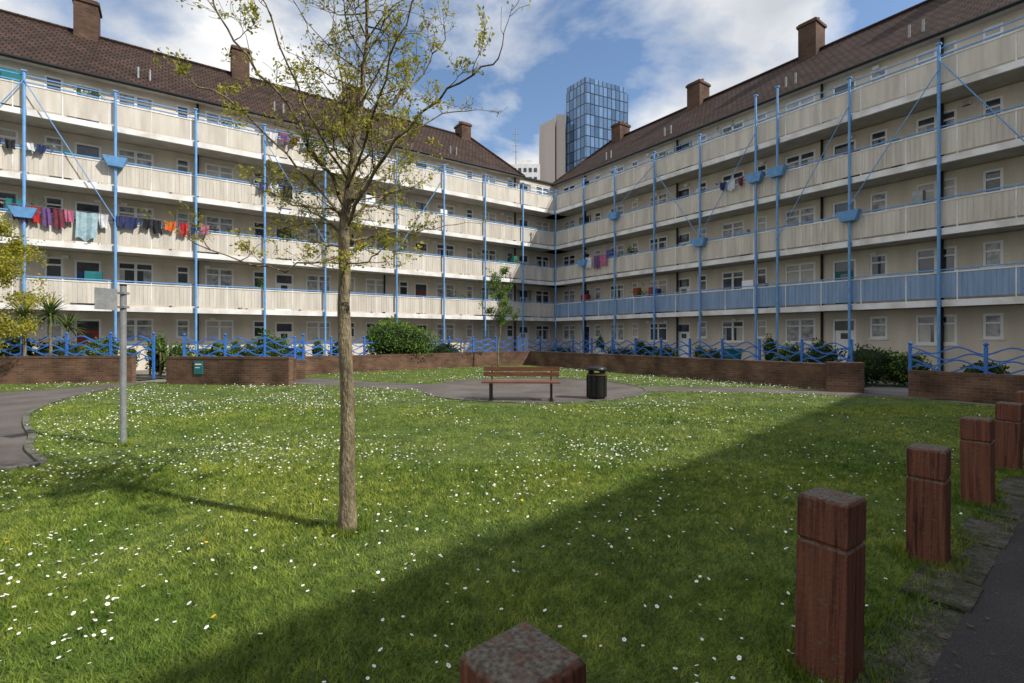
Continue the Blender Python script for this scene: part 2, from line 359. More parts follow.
def cloth(G,u0,u1,z1,z0,col,v=-.14):
    nx,nz=8,7; ph=random.random()*6; cmat(*col); tp=random.uniform(0,.18); dr=random.uniform(-.06,.06)
    def P(i,k):
        s=i/nx; t=k/nz; m=(u0+u1)/2; u=u0+(u1-u0)*s; u=m+(u-m)*(1-tp*t)+dr*t*.5
        return (u+.02*math.sin(3*t+ph),v+.05*t*math.sin(7*s+ph)+.025*math.sin(15*s+ph*2),z1-(z1-z0)*t*(1+.07*math.sin(9*s+ph))-.03*math.sin(math.pi*s)*(1 if k==0 else .5))
    for i in range(nx):
        for k in range(nz): G.face('cloth_'+col[0],col[0],[P(i,k),P(i,k+1),P(i+1,k+1),P(i+1,k)])
CO=[('cloth_pink',(.5,.14,.24)),('cloth_navy',(.03,.04,.12)),('cloth_black',(.02,.02,.025)),('cloth_orange',(.7,.14,.02)),('cloth_red',(.45,.03,.03)),('cloth_paleblue',(.35,.5,.55)),('cloth_white',(.7,.7,.72)),('cloth_purple',(.16,.08,.22)),('cloth_green',(.15,.3,.15)),('cloth_maroon',(.18,.04,.06))]
cd=dict(CO)
def laundry(nm,T,flip,items,z,u0,u1):
    G=Group(nm,T,flip)
    G.tube('washing_line','grey',[(u0,-.16,z+.01),(u1,-.16,z+.01)],.008,4)
    for uu in (u0,u1): G.box('line_bracket','grey',uu-.02,uu+.02,-.2,.03,z-.03,z+.04)
    for a,b,h,c in items: cloth(G,a,b,z,z-h,(c,cd[c]),-.16)
    G.done()
TL=GL.T
def litems(xs,z):
    return [(px2b(x1)*K,px2b(x0)*K,h,c) for x0,x1,h,c in xs]
laundry('laundry_line',TL,True,litems([(18,25,.6,'cloth_maroon'),(26,34,.7,'cloth_purple'),(36,46,.65,'cloth_red'),(47,57,.75,'cloth_purple'),(58,70,.8,'cloth_maroon'),(71,80,.5,'cloth_pink'),(81,103,1.15,'cloth_paleblue'),(104,114,.6,'cloth_white'),(118,128,.45,'cloth_navy'),(129,143,.5,'cloth_navy'),(147,156,.45,'cloth_black'),(157,166,.6,'cloth_black'),(169,180,.42,'cloth_orange'),(183,192,.6,'cloth_red'),(195,202,.5,'cloth_navy'),(205,213,.45,'cloth_pink')],0),6.82,px2b(222)*K,px2b(8)*K)
laundry('laundry_line',TL,True,litems([(-8,8,.4,'cloth_navy'),(12,22,.35,'cloth_black'),(30,40,.3,'cloth_white'),(42,52,.35,'cloth_navy')],0),9.35,px2b(60)*K,px2b(-12)*K)
laundry('laundry_line',TL,True,litems([(272,281,.5,'cloth_white'),(283,292,.55,'cloth_purple'),(294,301,.4,'cloth_maroon'),(306,318,.5,'cloth_paleblue')],0),11.9,px2b(325)*K,px2b(265)*K)
laundry('laundry_line',TL,True,litems([(262,272,.5,'cloth_navy'),(274,282,.45,'cloth_white'),(286,296,.6,'cloth_black')],0),9.3,px2b(300)*K,px2b(258)*K)
GL.done()
pxr=lambda x:(25.84e-4-1/(x-170))/1.74e-4
rposts=[1.07,2.02,3.05,4.05,5.06,5.4,6.38,7.34,8.34,9.34,10.34]
GR=wing('apartment_block',C,UR,VR,-WV,34.0,-1.8,1.7,rposts,[(6.38,6.5),(5.4,9.1),(5.06,9.1),(4.05,6.5),(2.02,9.1),(1.07,6.5),(8.34,6.5)],
   [(7.34,11.6,8.34,6.6),(6.38,11.0,5.4,6.0),(6.38,6.9,7.34,11.2),(4.05,6.8,5.06,11.2),(3.05,11.2,4.05,6.8),(2.02,9.4,3.05,11.4)],True,
   [(21.5,.9,1.3),(14.8,.9,1.6),(7.8,.95,1.3),(1.0,.85,1.0)],11,dpipes=(1.8,9.5,17.2,21.4))
TR=GR.T
laundry('laundry_line',TR,False,[(pxr(589)*K,pxr(595)*K,.7,'cloth_white'),(pxr(597)*K,pxr(603)*K,.8,'cloth_purple'),(pxr(604)*K,pxr(610)*K,.7,'cloth_pink')],6.85,pxr(585)*K,pxr(616)*K)
laundry('laundry_line',TR,False,[(pxr(722)*K,pxr(728)*K,.4,'cloth_navy'),(pxr(730)*K,pxr(737)*K,.5,'cloth_white'),(pxr(740)*K,pxr(745)*K,.4,'cloth_maroon')],9.35,pxr(718)*K,pxr(750)*K)
GR.done()
# third wing behind the viewpoint (closes the court; throws the big lawn shadow)
U3=(.71,.704); V3=(.704,-.71); E3=(13.3,-1.85)
O3=(E3[0]-1.0*V3[0]-42*U3[0],E3[1]-1.0*V3[1]-42*U3[1])
G3=wing('apartment_block',O3,U3,V3,0,58.0,0,4.6,[k*1.0 for k in range(0,18)],[],[],False,[],23)
G3.done()
# ------------------------------------------------ ground
poly('ground',[(-500,-500),(500,-500),(500,900),(-500,900)],0,'pave')
BD=(.785,.62); BN=(.62,-.785)
bl=lambda s,o=0:(.04+s*BD[0]+o*BN[0],1.14+s*BD[1]+o*BN[1])
lawn=[bl(-11,.02),bl(14.3,.02),(9.75,13.75),(1.0,26.7),(-.6,26.0),(-8.3,20.0),(-9.5,17.5),(-13,16.6),(-22,15.4),(-22,-5)]
lp=poly('lawn',lawn,.02,'lawn')
plaza=[(.6+3.3*math.cos(a*math.pi/24),14.8+3.3*math.sin(a*math.pi/24)) for a in range(48)]
path_l=[(-9.3,17.6),(-6.9,15.9),(-4.5,15.0),(-2.6,14.1),(-2.3,15.8),(-4.5,16.5),(-7.4,18.2)]
path_r=[(3.7,15.2),(3.75,14.0),(7,13.55),(9.3,12.75),(10.9,12.0),(10.4,12.9),(9.85,13.75),(7,14.75)]
pin0=[(-12.0,16.2),(-12.1,15.0),(-11.6,13.2),(-10.9,11.6),(-9.9,10),(-8.7,8.7),(-7.5,7.6),(-6.77,6.8),(-6.1,6.25),(-5.78,5.95),(-6.0,5.65),(-7.5,5.0),(-12,3.2)]
def cr(pts,k=4):
    out=[];n=len(pts);P=[Vector(p) for p in pts]
    for i in range(n-1):
        a,b=P[i],P[i+1];p0=P[max(i-1,0)];p3=P[min(i+2,n-1)]
        for j in range(k):
            t=j/k; v=.5*((2*a)+(b-p0)*t+(2*p0-5*a+4*b-p3)*t*t+(3*a-p0-3*b+p3)*t**3); out.append((v.x,v.y))
    out.append(tuple(P[-1])); return out
pin=cr(pin0,4)
path_w=pin+[(-19,3.2),(-19,12.6),(-14.4,13.4),(-13.4,14.8),(-13.0,16.6)]
poly('bench_plaza_paving',plaza,.0275,'asphw')
poly('footpath',path_l,.024,'asphw'); poly('footpath',path_r,.024,'asphw'); poly('footpath',path_w,.024,'asphw')
poly('footpath',[bl(-12,.30),bl(16,.30),bl(16,4.2),bl(-12,4.2)],.03,'asph')
g=Group('path_edging',lambda u,v,z:(*bl(u,v),z),True)
s=-6.0
while s<15:
    w=random.uniform(.40,.46); h=.032+random.uniform(-.008,.010); g.box('edging','edge',s,s+w-.015,.0+random.uniform(-.01,.01),.31+random.uniform(-.012,.012),-.02,h); s+=w
g.done(bevel=.008)
def strip(name,pts,w,z0,z1,mt,seg=.6):
    G=Group(name); 
    for i in range(len(pts)-1):
        a=Vector(pts[i]); b=Vector(pts[i+1]); d=(b-a); L=d.length; d.normalize(); n=Vector((-d.y,d.x))
        k=max(1,round(L/seg))
        for j in range(k):
            p=a+d*(L*j/k+.006); q=a+d*(L*(j+1)/k-.006)
            c=[p-n*w/2,q-n*w/2,q+n*w/2,p+n*w/2]
            A=[(x.x,x.y,z0) for x in c]+[(x.x,x.y,z1) for x in c]
            for f in ((0,1,5,4),(1,2,6,5),(2,3,7,6),(3,0,4,7),(4,5,6,7)): G.face('kerb',mt,[A[t] for t in f])
    G.done()
strip('kerb',pin,.09,0,.06,'kerb',.9)
strip('kerb',[(.6+3.36*math.cos(a*math.pi/24),14.8+3.36*math.sin(a*math.pi/24)) for a in range(-20,21) if abs(a)>0]+[],.08,0,.04,'kerb',.5)
# ------------------------------------------------ walls
def wall(name,a,b,h,t=.24,z0=0.0):
    a=Vector(a); b=Vector(b); d=(b-a); L=d.length; d.normalize()
    T=lambda u,v,z:(a.x+d.x*u-d.y*v,a.y+d.y*u+d.x*v,z)
    G=Group(name,T); G.box('brickwork','brick',0,L,0,t,z0,h-.075); G.box('coping','cope',-.01,L+.01,-.012,t+.012,h-.075,h); G.done(); return T
wall('brick_wall',(-22,15.1),(-12.95,16.55),.93)
Tw=wall('brick_wall',(-11.35,15.95),(-7.1,15.45),.93)
wall('brick_wall',(-7.35,15.75),(-7.8,17.6),.80)
wall('brick_wall',(-8.9,17.0),(-7.6,17.9),.72)
wall('brick_wall',(-8.5,19.9),(-.6,25.9),.76)
wall('brick_wall',(-.6,25.9),(1.0,26.7),.76)
wall('brick_wall',(1.0,26.7),(9.55,13.95),.78)
wall('brick_wall',(8.95,13.75),(9.75,13.45),.86,.3)
wall('brick_wall',(9.75,13.45),(10.5,14.5),.80)
wall('brick_wall',(10.4,12.75),(13.6,8.0),.70)
g=Group('wall_sign',Tw); g.box('plate','teal',1.02,1.32,-.03,-.002,.36,.78); g.box('lettering','white',1.06,1.28,-.035,-.031,.66,.70); g.box('lettering','white',1.06,1.22,-.035,-.031,.56,.585); g.done()
# ------------------------------------------------ wavy blue fences
def fence(a,b,z0,h,sp=1.45):
    a=Vector(a); b=Vector(b); d=b-a; L=d.length; d.normalize()
    T=lambda u,v,z:(a.x+d.x*u-d.y*v,a.y+d.y*u+d.x*v,z)
    G=Group('wavy_railing_fence',T); n=max(1,round(L/sp)); sp=L/n
    for i in range(n+1):
        u=i*sp; G.box('fence_posts','fenceblue',u-.035,u+.035,-.035,.035,0,z0+h+.04)
        G.lathe('fence_finials','fenceblue',u,0,[(.02,z0+h+.04),(.055,z0+h+.075),(.055,z0+h+.11),(.0,z0+h+.15)],8)
    for k in range(6):
        zz=z0+.10+k*(h-.18)/5
        m=int(L/.09); ph=(k%2)*math.pi*.55
        pts=[(L*i/m,0,zz+.085*math.sin(2*math.pi*(L*i/m)/sp*1.5+ph)) for i in range(m+1)]
        for i in range(m):
            (u,_,za),(w,_,zb)=pts[i],pts[i+1]; r=.019
            G.face('wavy_rails','fenceblue',[(u,-r,za-r),(w,-r,zb-r),(w,-r,zb+r),(u,-r,za+r)])
            G.face('wavy_rails','fenceblue',[(u,r,za-r),(w,r,zb-r),(w,r,zb+r),(u,r,za+r)])
            G.face('wavy_rails','fenceblue',[(u,-r,za+r),(w,-r,zb+r),(w,r,zb+r),(u,r,za+r)])
    G.done()
fence((-23,16.4),(-13.2,17.9),.60,1.0)
fence((-11.8,17.5),(-7.9,18.4),.55,1.0)
fence((-9.2,20.6),(-.9,27.1),.45,1.0)
fence((-.9,27.1),(1.6,27.6),.45,1.0)
fence((1.6,27.6),(10.2,14.6),.38,1.0)
fence((10.9,13.3),(14.3,8.3),.30,1.0)
poly('garden_bed',[(-23,15.6),(-13.2,17.0),(-12.9,19.0),(-23,17.6)],.03,'soil')
poly('garden_bed',[(-8.4,20.3),(1.0,27.2),(9.9,14.3),(11.4,15.4),(1.6,30),(-9.4,22)],.03,'soil')
# ------------------------------------------------ grass & daisies
def hash_noise(x,y,s):
    x=x*s;y=y*s; xi=np.floor(x).astype(int); yi=np.floor(y).astype(int); fx=x-xi; fy=y-yi
    fx=fx*fx*(3-2*fx); fy=fy*fy*(3-2*fy)
    h=lambda a,b:(np.sin(a*127.1+b*311.7)*43758.5453)%1.0
    return (h(xi,yi)*(1-fx)+h(xi+1,yi)*fx)*(1-fy)+(h(xi,yi+1)*(1-fx)+h(xi+1,yi+1)*fx)*fy
nopaths=[plaza,path_l,path_r,path_w]
def sample(n,y0,y1,side=1.3):
    y=np.sqrt(rng.uniform(y0*y0,y1*y1,n))
    x=rng.uniform(-1,1,n)*(y*side*1.0+.6)
    k=inpoly(x,y,lawn)
    for p in nopaths: k&=~inpoly(x,y,p)
    return x[k],y[k]
def blades(n,y0,y1,h,w):
    x,y=sample(n,y0,y1); n=len(x)
    a=rng.uniform(0,2*math.pi,n); hh=h*rng.uniform(.5,1.25,n)*(.55+.8*hash_noise(x,y,1.1)); ww=w*rng.uniform(.7,1.3,n)
    lean=hh*rng.uniform(.3,1.3,n); b=rng.uniform(0,2*math.pi,n)
    dx,dy=np.cos(a)*ww/2,np.sin(a)*ww/2; lx,ly=np.cos(b)*lean,np.sin(b)*lean
    V=np.zeros((n,4,3)); z=.018
    V[:,0]=np.c_[x-dx,y-dy,np.full(n,z)]; V[:,1]=np.c_[x+dx,y+dy,np.full(n,z)]
    V[:,2]=np.c_[x+dx*.25+lx,y+dy*.25+ly,z+hh*.95]; V[:,3]=np.c_[x-dx*.25+lx,y-dy*.25+ly,z+hh*.95]
    return V.reshape(-1,3),np.arange(n*4).reshape(n,4)
Vs=[];Fs=[];off=0
for n,y0,y1,h,w in ((150000,.9,3.2,.034,.0042),(200000,3.2,6,.034,.0060),(150000,6,11,.034,.010),(90000,11,27,.038,.018)):
    v,f=blades(n,y0,y1,h,w); Vs.append(v); Fs.append(f+off); off+=len(v)
fast('lawn_grass',np.concatenate(Vs),np.concatenate(Fs),'grass')
def daisies(n):
    x,y=sample(n,1.0,24,1.25)
    d=hash_noise(x+3,y,.45)*.45+hash_noise(x,y+7,1.5)*.35+hash_noise(x+11,y+2,4.0)*.2
    p=np.clip((d-.32)*2.8,0.03,1)**1.5
    sh=(y<4.4+(x+.1)*.99)
    p=p*np.where(sh,.28,1.0)*np.where(y>12,.55,1.0)
    k=rng.random(len(x))<p; return x[k],y[k]
x0,y0=daisies(75000)
x1,y1=sample(4200,1.3,7,1.25)
d=hash_noise(x1+3,y1,.9); sh=(y1<4.4+(x1+.1)*.99); k=rng.random(len(x1))<np.clip((d-.25)*1.6,.05,1)*np.where(sh,.22,1); x=np.r_[x0,x1[k]]; y=np.r_[y0,y1[k]]
n=len(x)
e=bpy.data.objects.new('daisies',None); SC.collection.objects.link(e)
def discs(x,y,z,r,k,tilt,nm,mt):
    n=len(x); ang=np.arange(k)*2*math.pi/k
    ta=rng.uniform(0,2*math.pi,n); tl=rng.uniform(0,tilt,n)
    rr=np.where(np.arange(k)%2==0,1.0,.82)
    cx=np.cos(ang)[None]*r[:,None]*rr; cy=np.sin(ang)[None]*r[:,None]*rr
    zz=z[:,None]+np.sin(tl)[:,None]*(cx*np.cos(ta)[:,None]+cy*np.sin(ta)[:,None])
    V=np.stack([x[:,None]+cx,y[:,None]+cy,zz],-1).reshape(-1,3)
    return fast(nm,V,np.arange(n*k).reshape(n,k),mt,e)
z=rng.uniform(.045,.072,n); r=rng.uniform(.007,.0130,n)+np.clip(y-4,0,12)*.0006
st=rng.bit_generator.state; discs(x,y,z,r,10,.7,'petals','daisy'); rng.bit_generator.state=st; discs(x,y,z+.0015,r*.3,8,.7,'centres','yellow')
k=y<5; xs,ys,zs_=x[k],y[k],z[k]; m=len(xs)
V=np.zeros((m,4,3)); V[:,0]=np.c_[xs-.001,ys,np.full(m,.02)];V[:,1]=np.c_[xs+.001,ys,np.full(m,.02)];V[:,2]=np.c_[xs+.001,ys,zs_-.003];V[:,3]=np.c_[xs-.001,ys,zs_-.003]
fast('stalks',V.reshape(-1,3),np.arange(m*4).reshape(m,4),'leafg',e)
e=bpy.data.objects.new('dandelions',None); SC.collection.objects.link(e)
x,y=sample(45,2.5,10); discs(x,y,np.full(len(x),.07),np.full(len(x),.015),10,.4,'heads','yellow')
e=bpy.data.objects.new('fallen_leaves',None); SC.collection.objects.link(e)
x,y=sample(150,1.4,9); discs(x,y,np.full(len(x),.048),rng.uniform(.006,.018,len(x)),5,1.0,'leaves','dead')
q=rng.uniform(-1,9,260); w=.15+rng.exponential(.35,260); X=.04+q*BD[0]+w*BN[0]; Y=1.14+q*BD[1]+w*BN[1]
discs(X,Y,np.full(260,.045),rng.uniform(.004,.014,260),5,.5,'path_leaves','dead')
def tufts():
    n=26000
    s=rng.uniform(-1.5,13,n); w=rng.exponential(.08,n); k=(hash_noise(s,w*4,2.5)>.44+w*.8); s=s[k];w=w[k];n=len(s)
    x=.04+s*BD[0]+w*BN[0]; y=1.14+s*BD[1]+w*BN[1]
    a=rng.uniform(0,6.28,n); h=rng.uniform(.015,.045,n); V=np.zeros((n,4,3)); dx,dy=np.cos(a)*.003,np.sin(a)*.003; lx=rng.normal(0,.015,n); ly=rng.normal(0,.015,n)
    V[:,0]=np.c_[x-dx,y-dy,np.full(n,.025)];V[:,1]=np.c_[x+dx,y+dy,np.full(n,.025)];V[:,2]=np.c_[x+lx+dx*.2,y+ly+dy*.2,.025+h];V[:,3]=np.c_[x+lx-dx*.2,y+ly-dy*.2,.025+h]
    # longer grass collaring the posts, the sign pole and the tree
    rings=[(bl(i*1.84),.15) for i in range(8)]+[((-5.6,7.0),.07),((-1.333,3.95),.10)]
    W=[V.reshape(-1,3)]
    for (c,r0) in rings:
        m=700; a=rng.uniform(0,6.28,m); r=r0+np.abs(rng.normal(0,.035,m)); x=c[0]+r*np.cos(a); y=c[1]+r*np.sin(a); h=rng.uniform(.03,.085,m)
        U=np.zeros((m,4,3)); b=rng.uniform(0,6.28,m); dx,dy=np.cos(b)*.0028,np.sin(b)*.0028; lx=rng.normal(0,.02,m); ly=rng.normal(0,.02,m)
        U[:,0]=np.c_[x-dx,y-dy,np.full(m,.02)];U[:,1]=np.c_[x+dx,y+dy,np.full(m,.02)];U[:,2]=np.c_[x+lx+dx*.2,y+ly+dy*.2,.02+h];U[:,3]=np.c_[x+lx-dx*.2,y+ly-dy*.2,.02+h]
        W.append(U.reshape(-1,3))
    V=np.concatenate(W); fast('edge_weeds',V,np.arange(len(V)).reshape(-1,4),'grass')
tufts()
# ------------------------------------------------ bollards
ang=math.atan2(BD[1],BD[0])
for i in range(0,9):
    c=bl(i*1.84); me=bpy.data.meshes.new('timber_bollard'); w=.106; H=.04 if i<2 else random.uniform(-.01,.015)
    prof=[(w,-.03),(w,.595+H),(w-.010,.602+H),(w-.010,.612+H),(w,.619+H),(w,.800+H),(w-.010,.815+H)]
    V=[];Fc=[]
    for (r,z) in prof: V+=[(-r,-r,z),(r,-r,z),(r,r,z),(-r,r,z)]
    for k in range(len(prof)-1):
        for j in range(4): Fc.append((k*4+j,k*4+(j+1)%4,k*4+4+(j+1)%4,k*4+4+j))
    b=len(prof)*4; V.append((0,0,.822+H)); t=(len(prof)-1)*4
    for j in range(4): Fc.append((t+j,t+(j+1)%4,b))
    me.from_pydata(V,[],Fc); me.materials.append(M['timber'])
    o=bpy.data.objects.new('timber_bollard',me); SC.collection.objects.link(o); o.location=(c[0],c[1],0)
    o.rotation_euler=(random.uniform(-.02,.02),random.uniform(-.02,.02),ang+random.uniform(-.06,.06))
    bv=o.modifiers.new('b','BEVEL'); bv.width=.004; bv.segments=2; bv.limit_method='ANGLE'
# ------------------------------------------------ bench
def bench():
    cx=.22; cy=11.9; a=math.radians(-3)
    T=lambda u,v,z:(cx+u*math.cos(a)-v*math.sin(a),cy+u*math.sin(a)+v*math.cos(a),z+.027)
    G=Group('park_bench',T)
    for k in range(4): G.box('seat_slats','benchwood',-.95,.95,-.20+k*.115,-.20+k*.115+.095,.43,.465)
    for k,(z,v) in enumerate(((.56,.265),(.69,.295))):
        G.box('backrest','benchwood',-.95,.95,v,v+.035,z,z+.11)
    for u in (-.74,.74):
        G.box('legs','black',u-.025,u+.025,-.18,-.13,0,.43); G.box('legs','black',u-.025,u+.025,.20,.25,0,.43)
        G.box('legs','black',u-.025,u+.025,-.22,.26,.39,.428)
        G.tube('back_struts','black',[(u,.22,.40),(u,.33,.6),(u,.36,.82)],.024,6)
        G.box('feet','black',u-.05,u+.05,-.22,.30,0,.02)
    G.done(bevel=.004)
bench()
def binn():
    cx,cy=2.14,12.3
    G=Group('litter_bin')
    G.lathe('body','black',cx,cy,[(.0,.03),(.21,.03),(.235,.08),(.235,.60),(.25,.61),(.25,.64),(.235,.65)],24)
    for k in range(8):
        a=k*math.pi/4; G.box('ribs','black',cx+.235*math.cos(a)-.02,cx+.235*math.cos(a)+.02,cy+.235*math.sin(a)-.02,cy+.235*math.sin(a)+.02,.06,.6)
    G.lathe('band','dead',cx,cy,[(.2515,.612),(.2525,.615),(.2525,.635),(.2515,.638)],24)
    for k in range(4):
        a=k*math.pi/2+.4; G.box('hood_pillars','black',cx+.2*math.cos(a)-.035,cx+.2*math.cos(a)+.035,cy+.2*math.sin(a)-.035,cy+.2*math.sin(a)+.035,.64,.74)
    G.lathe('inner_liner','grey',cx,cy,[(.0,.62),(.19,.62),(.2,.65)],20)
    G.lathe('hood','black',cx,cy,[(.20,.735),(.26,.735),(.265,.77),(.24,.81),(.12,.835),(.0,.84)],24)
    G.done()
binn()
def sign():
    x,y=-5.6,7.0; G=Group('sign_post')
    G.tube('pole','grey',[(x,y,0),(x,y,2.32)],.040,12)
    G.tube('pole_cap','black',[(x,y,2.32),(x,y,2.345)],.043,12)
    p=[(x-.14,y-.32,1.97),(x-.045,y-.05,1.97),(x-.045,y-.05,2.27),(x-.14,y-.32,2.27)]
    G.face('sign_plate','grey',p); G.face('sign_plate','grey',[(q[0]+.006,q[1]-.004,q[2]) for q in p][::-1])
    for z in (2.0,2.2): G.box('clips','grey',x-.052,x+.052,y-.052,y+.052,z,z+.03)
    G.done()
sign()
# ------------------------------------------------ trees
class Tree:
    def __init__(s,name,leafmat,seed): s.n=name; s.G=Group(name); s.lm=leafmat; s.R=random.Random(seed); s.tips=[]
    def tube(s,pts,r,n=6): s.G.tube('trunk_and_branches','bark',pts,r,n)
    def smooth(s,pts,k=3):
        out=[]; n=len(pts)
        P=[Vector(p) for p in pts]
        for i in range(n-1):
            a,b=P[i],P[i+1]; p0=P[max(i-1,0)]; p3=P[min(i+2,n-1)]
            for j in range(k):
                t=j/k; out.append(.5*((2*a)+(b-p0)*t+(2*p0-5*a+4*b-p3)*t*t+(3*a-p0-3*b+p3)*t**3))
        out.append(P[-1]); return out
    def twig(s,p,d,L,r,lev):
        R=s.R; n=5 if lev<2 else 4; pts=[p]; q=p.copy(); d=d.copy()
        for i in range(n):
            d=(d+Vector((R.gauss(0,.25),R.gauss(0,.25),R.gauss(0.05,.2)))).normalized(); q=q+d*(L/n); pts.append(q.copy())
        s.tube(pts,[max(.0018,r*(1-.75*i/n)) for i in range(n+1)],5 if lev<2 else 3)
        if lev<3:
            k={1:5,2:3}[lev]
            for j in range(k):
                t=R.uniform(.2,1); i=min(n-1,int(t*n)); b=pts[i].lerp(pts[i+1],R.random()); dd=(pts[i+1]-pts[i]).normalized()
                sd=Vector((R.gauss(0,1),R.gauss(0,1),R.gauss(.25,.7))).normalized(); s.twig(b,(dd*.6+sd*.8).normalized(),L*R.uniform(.35,.6),r*.55,lev+1)
        s.tips.append((q,d))
        if lev>=2 : s.tips.append((pts[3],d)); s.tips.append((pts[2],d))
    def limb(s,pts,r0,r1,L=.8,every=.28,lev=1,start=.15):
        P=s.smooth(pts); 
        for i in range(2,len(P)-1): P[i]=P[i]+Vector((s.R.gauss(0,.014),s.R.gauss(0,.014),s.R.gauss(0,.014)))
        m=len(P); s.tube(P,[r0+(r1-r0)*(i/(m-1))**.6 for i in range(m)],9 if r0>.03 else 6)
        acc=0; tot=sum((P[i+1]-P[i]).length for i in range(m-1)); run=0
        for i in range(m-1):
            l=(P[i+1]-P[i]).length; run+=l; acc+=l
            if acc>every and run/tot>start:
                acc=0; d=(P[i+1]-P[i]).normalized(); R=s.R
                sd=Vector((R.gauss(0,1),R.gauss(0,1),R.gauss(.3,.6))).normalized()
                s.twig(P[i],(d*.5+sd*.85).normalized(),L*R.uniform(.5,1.1)*(1-.35*run/tot),max(.004,(r0+(r1-r0)*run/tot)*.45),lev)
        s.twig(P[-1],(P[-1]-P[-2]).normalized(),L*.7,r1,2)
    def leaves(s,k,size,spread,prob=1):
        R=s.R; V=[];Fq=[]
        for (p,d) in s.tips:
            if R.random()>prob: continue
            for _ in range(k):
                c=p+Vector((R.gauss(0,spread),R.gauss(0,spread),R.gauss(0,spread)))
                a=Vector((R.gauss(0,1),R.gauss(0,1),R.gauss(-.2,.8))).normalized(); b=a.cross(Vector((R.gauss(0,1),R.gauss(0,1),R.gauss(0,1)))).normalized()
                S=size*R.uniform(.6,1.3); o=len(V)
                V+=[c,c+a*S*.5+b*S*.32,c+a*S,c+a*S*.5-b*S*.32]; Fq.append((o,o+1,o+2,o+3))
        return V,Fq
    def done(s,k,size,spread,prob=1):
        V,Fq=s.leaves(k,size,spread,prob); e=bpy.data.objects.new(s.n,None); SC.collection.objects.link(e)
        P=s.G.p[('trunk_and_branches','bark')]; me=bpy.data.meshes.new('trunk_and_branches'); me.from_pydata(P.v,[],P.f); me.materials.append(M['bark'])
        import bmesh
        bm=bmesh.new(); bm.from_mesh(me); bmesh.ops.remove_doubles(bm,verts=bm.verts,dist=1e-5); bm.to_mesh(me); bm.free()
        for q in me.polygons: q.use_smooth=True
        o=bpy.data.objects.new('trunk_and_branches',me); SC.collection.objects.link(o); o.parent=e
        fast('foliage',[tuple(v) for v in V],Fq,s.lm,e); return e
TD=3.95
def ip(px,py,dz=0):
    # limb layout: metres from a front elevation of the tree, dz = depth offset
    return Vector(((px-512)/F*TD,TD+dz,CH+(HZ-py)/F*TD))
t=Tree('street_tree','leafy',5)
trunk=[(348,540),(348,528),(347,430),(345,330),(344,260),(345,215),(351,170),(358,130),(362,90),(366,40),(368,0),(372,-40)]
P=[ip(x,y,0) for x,y in trunk]; P=t.smooth(P,3)
for i in range(3,len(P)-1): P[i]=P[i]+Vector((t.R.gauss(0,.006),t.R.gauss(0,.006),0))
def rad(p):
    h=p.z; pts=[(0,.092),(.06,.074),(.3,.062),(1.6,.052),(2.5,.040),(3.0,.028),(3.6,.018),(4.3,.010),(5.3,.005)]
    for (a,ra),(b,rb) in zip(pts,pts[1:]):
        if h<=b: return (ra+(rb-ra)*max(0,(h-a))/(b-a))*t.R.uniform(.96,1.05)
    return .004
t.tube(P,[rad(p) for p in P],16)
for i in range(15,len(P)-1,1):
    for _ in range(2):
        d=Vector((t.R.gauss(0,1),t.R.gauss(0,1),t.R.uniform(.2,.9))).normalized(); t.twig(P[i],d,.6,.008,1)
limbs=[([(345,255,0),(315,266,-.1),(282,272,-.2),(250,262,-.35),(228,250,-.5)],.011,.004,.42),
([(344,238,0),(320,215,.15),(285,196,.35),(245,178,.55),(210,160,.7)],.016,.005,.5),
([(345,208,0),(325,165,-.1),(300,120,-.25),(272,82,-.35),(252,50,-.4),(240,25,-.45)],.019,.005,.6),
([(352,165,0),(340,110,.2),(325,60,.4),(312,15,.55),(305,-15,.6)],.015,.005,.55),
([(346,228,0),(370,192,-.1),(402,150,-.2),(440,118,-.3),(475,102,-.4),(500,90,-.45)],.019,.005,.5),
([(346,243,0),(378,228,.2),(415,220,.4),(445,208,.6)],.012,.004,.42),
([(358,130,0),(385,90,.2),(408,55,.4),(425,20,.5),(435,-10,.6)],.015,.005,.55),
([(345,264,0),(372,264,-.2),(396,259,-.4),(412,262,-.5)],.009,.003,.35),
([(346,192,0),(368,160,-.2),(392,122,-.4),(415,85,-.6),(435,55,-.7)],.015,.005,.5),
([(345,220,0),(350,195,.4),(362,160,.9),(370,110,1.3),(375,70,1.5)],.015,.005,.6),
([(348,180,0),(338,150,-.4),(328,115,-.7),(322,80,-.9)],.012,.005,.5),
([(345,232,0),(330,205,.4),(310,170,.8),(292,145,1.1)],.013,.005,.55),
([(344,248,0),(318,240,.2),(290,232,.5),(262,215,.8)],.010,.004,.42),
([(346,222,0),(322,190,-.2),(292,155,-.3),(262,130,-.5),(240,118,-.6)],.013,.005,.5),
([(350,172,0),(372,130,.3),(398,100,.6),(428,70,.8),(455,60,.9)],.012,.005,.5)]
for pts,r0,r1,L in limbs: t.limb([ip(*p) for p in pts],r0,r1,L,.15)
t.done(3,.028,.014,.45)
